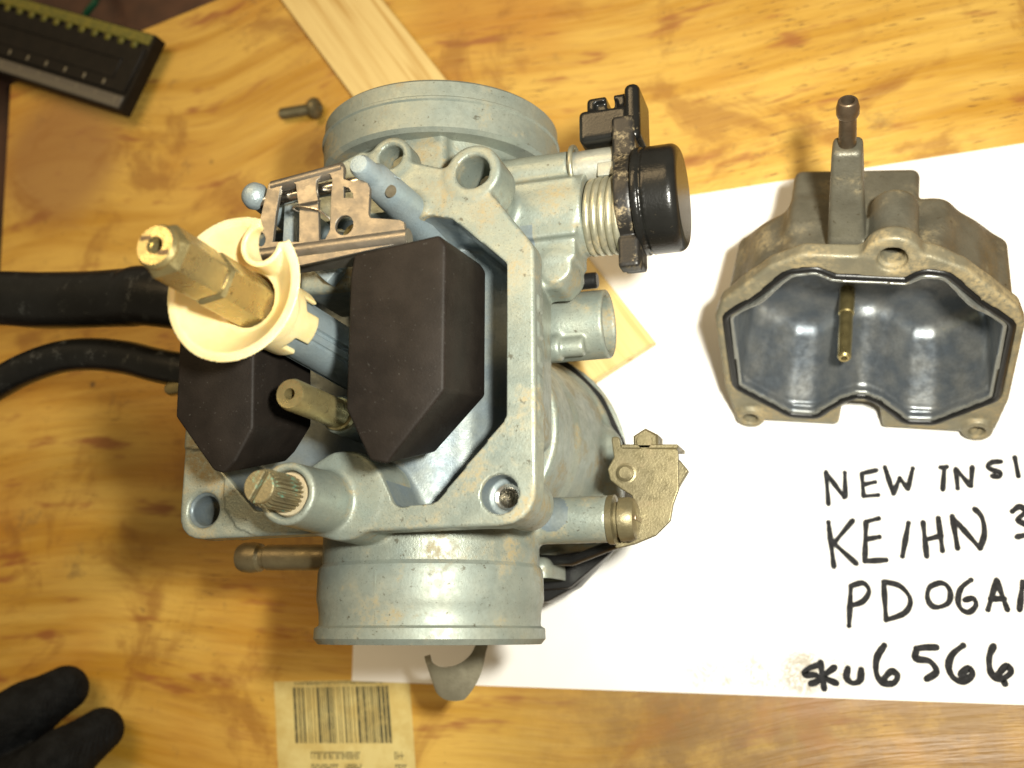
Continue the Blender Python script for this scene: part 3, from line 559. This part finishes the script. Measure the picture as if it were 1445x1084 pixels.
# main jet stack
ax0, ax1 = np.array([-6.2, 6.8, 66.]), np.array([-6.4, 8.8, 131.]); ad = (ax1-ax0)/np.linalg.norm(ax1-ax0)
def hexr(a, t): a = (a+.35) % (math.pi/3)-math.pi/6; return math.cos(math.pi/6)/math.cos(a)
JO = ax0-ad*66
def jl(prof, n=48, rf=None, close=False): return MB().lathe(JO, ad, prof, n, close, rf)
def soft(prof):                  # hex cut with turned ends
    return lambda a, t: min(hexr(a, t), 9)
tow = jl([(60, 5.6), (92, 5.25), (100, 5.2), (100.2, 3.5)], 120, lambda a, t: 1-.10*(abs(math.sin(2*a+.5)) < .16)-.05*(abs(math.sin(2*a+1.3)) < .10))
cpart(tow, 'jet_tower', PLATED, 30)
cpart(jl([(98, 3.9), (101.5, 4.2), (102.2, 4.6), (117.6, 4.6), (118.3, 4.2)], 48, hexr), 'jet_holder', BRASS, 24)
cpart(jl([(118, 3.5), (119.1, 3.5), (119.2, 3.6)], 48), 'jet_holder_neck', GREYBRASS, 24)
cpart(jl([(118.8, 4.0), (119.4, 4.4), (129.4, 4.4), (130.6, 3.75), (131.0, 3.5), (131.0, 1.4), (121, 1.2)], 48, hexr), 'main_jet', BRASS, 24)
mj = MB().lathe(JO, ad, [(130.8, 1.4), (130.8, 3.45), (131.2, 3.45), (131.9, 3.0), (131.9, 1.4)], 40, True)
o = cpart(mj, 'jet_tip', BRASS, 30)
mb = MB(); d_, e1f, e2f = mb.frame(ad)
for a_ in (0.9, 0.9+math.pi): p = JO+ad*131.93+(math.cos(a_)*e1f+math.sin(a_)*e2f)*2.1; mb.box(tuple(p), (.9, .35, .06))
cpart(mb, 'jet_slot', DARKBR)
# nylon baffle: shallow dish with a folded notch
bf = Field((-21, -6, 90), (8, 24, 116), .3); bc = (-6.33, 8.25)
DZ = 105.6
def dish(x, y, z):
    r = np.sqrt((x-bc[0])**2+(y-bc[1]-(z-100)*.03)**2); rr = 5.2+(np.clip((z-DZ)/6.2, 0, 1)**.85)*6.5
    return np.maximum(np.abs(r-rr)*.66-.58, np.maximum(z-DZ-6.2, DZ-.2-z))
bf.add((dish, [-20, -6, 101], [7, 23, 113]))
bf.add(cyl(2, bc, 6.3, 101, 106.6, .3), .6).add(cyl(2, (bc[0], bc[1]-.15), 6.3, 93.5, 103.2, .3), .4)
nx, ny = bc[0]+9.0*.55, bc[1]+9.0*.83
def clipd(x, y, z):              # wall of the notch, only inside the dish
    r = np.sqrt((x-bc[0])**2+(y-bc[1]-(z-100)*.03)**2); rr = 5.2+(np.clip((z-DZ)/6.2, 0, 1)**.85)*6.5
    return np.maximum(np.maximum(r-rr, z-DZ-6.2), np.maximum(DZ-z, cyl(2, (nx, ny), 3.9, 90, 120, .1)[0](x, y, z)))
bf.add((clipd, [nx-5, ny-5, 101], [nx+5, ny+5, 113]))
bf.sub(cyl(2, (nx, ny), 2.95, 88, 120, .1)); bf.sub(rbox((nx+.55*4, ny+.83*4, 105), (2.6, 3.4, 20), .3))
bf.sub(cyl(2, bc, 5.35, 80, 101.5, .1)); bf.sub(cyl(2, bc, 4.8, 96, 107.5, .1))
for k in range(5):
    a_ = .2+k*2*math.pi/5; bf.sub(rbox((bc[0]+6*math.cos(a_), bc[1]+6*math.sin(a_), 94.5), (1.2, 1.2, 3.4), .1))
V, Q = bf.mesh(); from_arrays('nylon_baffle', V, Q, NYLON, CARB, True, None, None, OFF)
# idle jet and fuel screw
cpart(MB().lathe((-2.5, -6.4, 79), (0, 0, 1), [(0, 3.1), (2, 3.1), (2.2, 2.75), (18.8, 2.8), (19.5, 2.5), (19.5, 1.0), (12, .9)], 40), 'idle_jet', BRASS, 30)
cpart(MB().lathe((-6, -22.4, 89), (0, 0, 1), [(0, 4.0), (1.6, 4.0), (2.2, 3.7), (2.2, 1.5), (3.6, 1.5)], 40), 'screw_washer', metal('tan_washer', (.42, .36, .24), (.36, .30, .2), .4, .5), 30)
cpart(MB().lathe((-6, -22.4, 91), (0, 0, 1), [(0, 2.4), (.6, 3.0), (8.2, 3.0), (8.9, 2.7)], 144, False, lambda a, t: 1+.085*(1 if (int(a/(2*math.pi)*144+.5) % 6) < 3 else -1)), 'fuel_screw', DIRTYBR, 20)
mb = MB()
def halfdisc(sg, r, z0, z1, gap, ang):
    pts = [(r*math.cos(t), r*math.sin(t)) for t in np.linspace(math.asin(gap/r), math.pi-math.asin(gap/r), 14)]; c_, s__ = math.cos(ang), math.sin(ang)
    return [(-6+x*c_-sg*y*s__, -22.4+x*s__+sg*y*c_, 0) for x, y in pts], z0, z1
for sg in (1, -1):
    P_, z0, z1 = halfdisc(sg, 2.8, 99.8, 101.0, .38, 1.05); mb.prism(P_, (0, 0, z0), (0, 0, z1), .15, 1)
cpart(mb, 'slotted_head', DIRTYBR, 30)
# choke plunger assembly on the right
cpart(MB().lathe((36.5, 48, 55), (1, 0, 0), [(.4+.55*math.cos(t), 4.6+.55*math.sin(t)) for t in np.linspace(0, 2*math.pi, 10, endpoint=False)], 64, True), 'retaining_ring', SPRING, 60)
rod = MB().lathe((36, 48, 55), (1, 0, 0), [(0, 3.6), (9.4, 3.6), (9.9, 3.1)], 40); cpart(rod, 'choke_rod', GREYROD)
cpart(MB().box((44.6, 45.6, 57.6), (2.2, 1.5, 1.2), None, .25), 'rod_key', GREYROD)
mb = MB()
for k in range(5):
    mb.lathe((40.8+k*1.5, 36.8, 55), (1, -.08, .0), [(.8*math.cos(t), 7.2+.05*k+.8*math.sin(t)) for t in np.linspace(0, 2*math.pi, 10, endpoint=False)], 64, True)
cpart(mb, 'choke_spring', SPRING, 50)
cpart(MB().lathe((39, 36.5, 55), (1, -.06, 0), [(0, 5), (1, 7.0), (10, 7.0), (10.4, 3)], 48), 'spring_core', DIRTYPL)
cf = Field((36, 16, 36), (66, 64, 72), .4); cax = (38.8, 55)
cf.add(cyl(0, cax, 9.6, 46.6, 50.2, .6)).add(rbox((48.6, 27.6, 55), (2.2, 2.6, 3.6), .6), .8).add(rbox((48.6, 27, 58), (2.1, 3.2, 2), .5), .5)
cf.add(rbox((48.2, 50, 55.5), (2.4, 6, 5), .9), 1.2)
V, Q = cf.mesh(); from_arrays('clamp_ring', V, Q, DIRTYPL, CARB, True, None, None, OFF)
cf = Field((48, 24, 38), (64, 54, 72), .35)
cf.add(cyl(0, (38.9, 55), 10.8, 51.2, 59.2, 1.9)).add(cyl(0, (38.9, 55), 10.9, 50.2, 52.8, .4))
cf.sub((lambda x, y, z: np.maximum(np.abs(x-52.0)-.25, 10.5-np.hypot(y-38.9, z-55)), [50, 26, 41], [53, 53, 69]))
V, Q = cf.mesh(); from_arrays('black_cap', V, Q, BLACKPL, CARB, True, None, None, OFF)
cf = Field((34, 48, 40), (56, 68, 66), .35)
cf.add(rbox((43.8, 55.5, 54), (5.2, 3.6, 5.), 1.2)).add(rbox((45.2, 59.5, 53.5), (5.2, 3., 4), 1.0), .8).add(rbox((50, 57, 54), (1.6, 6.2, 6), 1.4), .8)
cf.sub(rbox((45.0, 62.2, 55), (.85, 2.3, 8), .3)).sub(rbox((44.2, 60.0, 59.5), (2.4, 1.2, 3), .3))
V, Q = cf.mesh(); from_arrays('cable_clip', V, Q, BLACKPL, CARB, True, None, None, OFF)
cpart(MB().lathe((30, 28.6, 40), (1, 0, 0), [(0, 1.8), (7.3, 1.8), (7.6, 1.5)], 24), 'rubber_plug', GASKETM)
# slide cap, gasket, bracket, lever, pipes
cpart(MB().lathe((7, -4, 0), (0, 0, 1), [(ZT+.5, 12), (ZT+.6, 19), (ZT+2, 20), (-8, 20), (-3, 24), (-.6, 27.6), (2.6, 28), (3, 27)], 64), 'slide_cap', CAST)
plate('gasket', round_poly([(33, -26, 6), (36, -3, 8), (30, 11, 8), (21, 21, 6), (-20, 18, 8), (-22, -26, 8), (12, -36, 5), (21, -35.5, 3)]), [circ(7, -4, 19)], 3.0-ZT, 5.2-ZT, .4, GASKETM, CARB)
plate('gasket', round_poly([(13, -31, 3), (20, -29, 3), (33, -24, 2), (22, -35, 2), (14, -39, 4), (10, -37, 3)]), [], -3-ZT, 3.0-ZT, .5, GASKETM, CARB)
zb = 38.; bp = [(862, 616), (874, 616), (876, 632), (957, 633), (958, 690), (950, 712), (946, 735), (925, 756), (896, 768), (868, 775), (862, 745), (895, 740), (892, 700), (876, 690), (861, 678), (857, 662), (866, 645)]
lk = plate('linkage_bracket', round_poly([(*at2(u, v, zb), .8) for u, v in bp]), [], zb-.9-ZT, zb-ZT, .25, GOLD, CARB)
px, py = at2(883, 668, zb); cpart(MB().lathe((px, py, zb), (0, 0, 1), [(-3, 2.2), (0, 2.2), (.1, 1.75), (.7, 1.7), (1.0, 1.2)], 32), 'pivot_pin', GOLD, 30, lk)
a_ = np.array(at(876, 633, zb)); b_ = np.array(at(957, 633, zb)); cpart(MB().prism([a_, b_, b_+np.array([0, .2, -9]), a_+np.array([0, .2, -9])], (0, 0, 0), (0, .9, 0), .2, 1), 'bracket_wall', GOLD, 35, lk)
px, py = at2(912, 625, 36); cpart(MB().lathe((px, py, 31), (0, 0, 1), [(0, 3.0), (5.4, 3.0), (6.0, 2.5)], 6).lathe((px, py, 31), (0, 0, 1), [(0, 1.6), (7, 1.6)], 20), 'nut', GOLD, 30, lk)
q = [at(958, 648, 33), at(972, 665, 33), at(948, 705, 33), at(940, 690, 33)]; cpart(MB().prism(q, (0, 0, -1), (0, 0, .6), .2, 1), 'lever_tip', GOLD, 30, lk)
cpart(MB().lathe((39.4, -23.4, 41), (1, 0, 0), [(0, 5.0), (1.3, 5.1), (1.5, 3.6), (2.2, 3.6)], 40), 'washer', GOLD)
cpart(MB().lathe((41.4, -23.4, 41), (1, 0, 0), [(0, 3.6), (.4, 4.5), (2.4, 4.5), (3.4, 4.0), (3.9, 2.6), (3.9, .6)], 40), 'bracket_screw', GOLD)
cpart(MB().box((45.2, -23.4, 41), (.25, .5, 3.2), None, .1), 'screw_slot', DARKBR)
cpart(MB().tube([(10, -29.0, 12), (26, -30, 20), (38, -27, 28)], 1.2, 12), 'return_spring_arm', GASKETM)
cpart(MB().lathe((15.5, -33.5, 24), (.5, -.2, .8), [(0, 3.4), (4, 3.4), (4.6, 2.9), (4.6, 1.3), (3, 1.2)], 32), 'stop_boss', CAST)
cpart(MB().lathe((-14, -29.6, 38), (-1, 0.02, 0), [(0, 2.9), (27.2, 2.9), (27.6, 2.5), (28.6, 2.5), (29.2, 3.2), (31, 3.5), (33.4, 3.4), (34.4, 2.9), (34.6, 1.9), (31, 1.7)], 32), 'vent_pipe', OLDBRASS)
hk = [at(u, v, 14) for u, v in [(603, 925), (607, 938), (618, 945), (634, 946), (652, 940), (668, 926), (678, 905), (684, 885)]]
hk = bez(hk, 5); mb = MB(); nh = len(hk); v = []; f_ = []
ev = np.array([1.2, -6.2, -3.0]); 
for i, p in enumerate(hk):
    d_ = hk[min(i+1, nh-1)]-hk[max(i-1, 0)]; nn = np.array([-d_[1], d_[0], 0]); nn /= np.linalg.norm(nn); s_ = min(1., .9+.1*i/9) if i < 18 else max(.3, 1-(i-17)*.055)
    for q_, e_ in ((-.8, 0), (.8, 0), (.8, 1), (-.8, 1)): v.append(p+nn*q_+ev*e_*s_)
for i in range(nh-1):
    for k in range(4): f_.append((4*i+k, 4*i+(k+1) % 4, 4*i+4+(k+1) % 4, 4*i+4+k))
f_ += [(3, 2, 1, 0), tuple(4*(nh-1)+k for k in range(4))]
mb.add(v, f_).tube([hk[-1]+ev*.5, (4, -42, 12), (5, -22, 6)], 2.2, 14); cpart(mb, 'choke_lever', LEVER, 50)
cpart(MB().lathe((-38, 26, 44), (1, 0, 0), [(0, 4.5), (18, 4.5)], 24), 'hose_nipple', BRASS)
cpart(MB().lathe((-36, 8.5, 43.5), (1, 0, 0), [(0, 2.9), (16, 2.9)], 24), 'hose_nipple', BRASS)
px, py = at2(241, 549, 40); cpart(MB().lathe((px, py, 40), (1, .1, 0), [(-1, 1.2), (0, 1.8), (12, 1.8)], 20), 'clamp_end', BRASS)
# ================================================================== FLOAT BOWL
m_ = (np.array(at(1060, 588, ZT+4.6))+np.array(at(1378, 606, ZT+4.6)))/2
ex = np.array(at(1378, 606, ZT+4.6))-np.array(at(1060, 588, ZT+4.6)); KB = np.linalg.norm(ex)/55.5; ex /= np.linalg.norm(ex)
el = math.radians(27); hz = np.cross(np.array([0, 0, 1.]), ex); ey = hz*math.sin(el)+np.array([0, 0, 1.])*math.cos(el); ez = np.cross(ex, ey)
bowl = thing('float_bowl', 'empty cast metal float bowl with open black sealed rim resting on the white paper', 'float bowl')
bowl.matrix_world = Matrix.Translation(Vector(m_)*S) @ Matrix([list(r) for r in np.array([ex, ey, ez]).T]).to_4x4() @ Matrix.Diagonal((KB, KB, KB, 1))
half = [(5.4, -1.5, 1.0), (31.8, -1.6, 3.2), (33.8, 12, 3), (34.2, 38.6, 3), (32.4, 43.8, 3), (20.5, 56, 4), (13.2, 59.8, 4), (4, 59.4, 2)]
bo = round_poly(half+[(-x, y, r) for x, y, r in half[::-1]]+[(-4.6, 6.2, 2), (-2.4, 8.4, 1), (2.4, 8.4, 1), (4.6, 6.2, 2)])
hin = [(5.2, 10.4, 2), (9.4, 6.0, 2), (11.6, 3.2, 1.5), (17, 3.4, 1.5), (29.2, 13.2, 1.5), (29.7, 38.2, 2), (23.4, 44, 1.5), (15.2, 52.4, 2), (10.6, 53.2, 2), (6.8, 51, 2)]
hr = hin[:7]+[(16, 52.4, 2), (12.6, 53.0, 2), (9.4, 50.2, 2)]
bi = round_poly(hr+[(-x, y, r) for x, y, r in hin[::-1]]+[(-1.5, 12.6, 2), (1.5, 12.6, 2)])
bi2 = round_poly([(5.2, 9.9, 4), (11, 3.2, 4), (18, 3.2, 5), (29.6, 13.2, 7), (29.9, 38.2, 6), (15, 52.6, 6), (0, 51, 2), (-15, 52.6, 6), (-29.9, 38.2, 6), (-29.6, 13.2, 7), (-18, 3.2, 5), (-11, 3.2, 4), (-5.2, 9.9, 4), (0, 12.8, 4)], 8)
bf = Field((-42, -9, -44), (42, 100, 4), .5)
def squash(p):                   # the lower wall rises towards the back
    g, lo, hi = p
    return (lambda x, y, z: squash_eval(g, x, y, z)), lo, [hi[0], hi[1]+2, hi[2]]
def squash_eval(g, x, y, z):
    out = []
    for k in range(z.shape[2]):
        sc_ = 1-.0065*min(max(-float(z[0, 0, k]), 0), 30); out.append(g(x, 55-(55-y)/sc_, z[:, :, k:k+1]))
    return np.concatenate(out, 2)
bf.add(squash(poly(bi, -25, -2, 1.5, off=2.6, taper=.055))).add(poly(bo, -4.2, 0, .7), 1.6)
bf.add(rbox((-3.5, 36, -25), (14.5, 18.5, 11), 2), 2.5)
bf.add(rbox((-6.5, 50, -27), (8, 4, 6), 1.5), 1.5)
bf.add(capsule((-22, 45, -4), (-22, 44, -20), 4.5), 4).add(capsule((21, 45, -4), (21, 44, -20), 4.5), 4)
bf.add(cyl(2, (5.7, 58.6), 6.2, -4.2, 0, .8), 1.5).add(cyl(2, (5.7, 58.2), 5.2, -18, -3.5, 1.2), 1.6)
bf.add(capsule((13.5, 54.5, -4), (14.5, 51, -22), 3.2), 3)
for s_ in (-1, 1): bf.add(cyl(2, (27.8*s_, .6), 3.7, -6, 1.3, .5), .6).add(cyl(2, (27.8*s_, 2.4), 3.4, -12, -3, .6), 1.5)
def arm(x, y, z):
    t = np.clip((y-50)/34, 0, 1); hw = 4.3-1.3*t; a_ = np.abs(x+4.3)-hw+1.2; b_ = np.abs(z+9.5)-(4.6-1.6*t)+1.2; c_ = np.abs(y-65.2)-17.2+1.; return np.sqrt(np.maximum(a_, 0)**2+np.maximum(b_, 0)**2+np.maximum(c_, 0)**2)+np.minimum(np.maximum(np.maximum(a_, b_), c_), 0)-1.2
bf.add((arm, [-9, 47, -15], [1, 85, -4]), 1.8)
bf.sub(squash(poly(bi2, -23, 0, 3.6, taper=.06)), .5); bf.sub(poly(bi, -2.2, 5, .1), .6)
go = bi
f1, lo1, hi1 = poly(go, -1.6, 3, .1, off=2.8); f2, _, _ = poly(go, -4, 6, .1, off=1.1)
bf.sub((lambda x, y, z: np.maximum(f1(x, y, z), -f2(x, y, z)), lo1, hi1))
bf.sub(cyl(2, (5.7, 58.6), 2.6, -30, 4, .1)).sub(cyl(2, (5.7, 58.6), 3.2, -1.2, 4, .1))
for s_ in (-1, 1): bf.sub(cyl(2, (27.8*s_, .4), 2.0, -6, 4, .1))
V, Q = bf.mesh(); cen = V[Q].mean(1)
def inpoly(P, pts, off):
    f_ = poly(pts, -100, 100, .01, off=off)[0]; d = np.concatenate([f_(p[:, 0][:, None, None], p[:, 1][:, None, None], np.zeros((1, 1, 1)))[:, 0, 0] for p in np.array_split(P, 20)]); return d < 0
ini = inpoly(cen, bi, .45) & (cen[:, 2] < -.3); rim = (cen[:, 2] > -4.6) & ~ini
lip = inpoly(cen, bi, 1.3) & (cen[:, 2] > -.35)
LIP = metal('bare_lip', (.22, .225, .205), (.18, .185, .17), .6, .36, dirt=(.24, .19, .11), dirt_lo=.58, bump=.04)
from_arrays('bowl_casting', V, Q, [BOWL, BOWLIN, BOWLRIM, LIP], bowl, True, None, np.where(lip, 3, np.where(ini, 1, np.where(rim, 2, 0))))
def offpoly(pts, d):             # offset a closed outline
    P = np.array(pts); n = len(P); out = []
    for i in range(n):
        t = P[(i+1) % n]-P[i-1]; t /= np.linalg.norm(t)+1e-9; out.append(P[i]+d*np.array([t[1], -t[0]]))
    return out
gp = [(x, y, -.55) for x, y in offpoly(bi, 2.0)]
mb = MB().tube(gp, .95, 12, False, True); mb.build('seal_ring', GASKETM, bowl, 50)
MB().lathe((-4.6, 25.2, -24), (0.02, -.02, 1), [(0, 1.9), (9, 1.9), (9.2, 1.65), (23, 1.65), (23.6, 1.3), (23.6, .8), (21, .7)], 28).build('overflow_tube', BRASSNEW, bowl, 30)
MB().lathe((-4.3, 81.3, -9.5), (0, 1, 0), [(0, 1.85), (8.4, 1.75), (8.3, 2.0), (9.0, 2.3), (10.6, 2.3), (12.0, 1.95), (12.2, 1.75), (12.2, 1.35), (8, 1.2)], 36).build('hose_barb', DARKBR, bowl, 30)
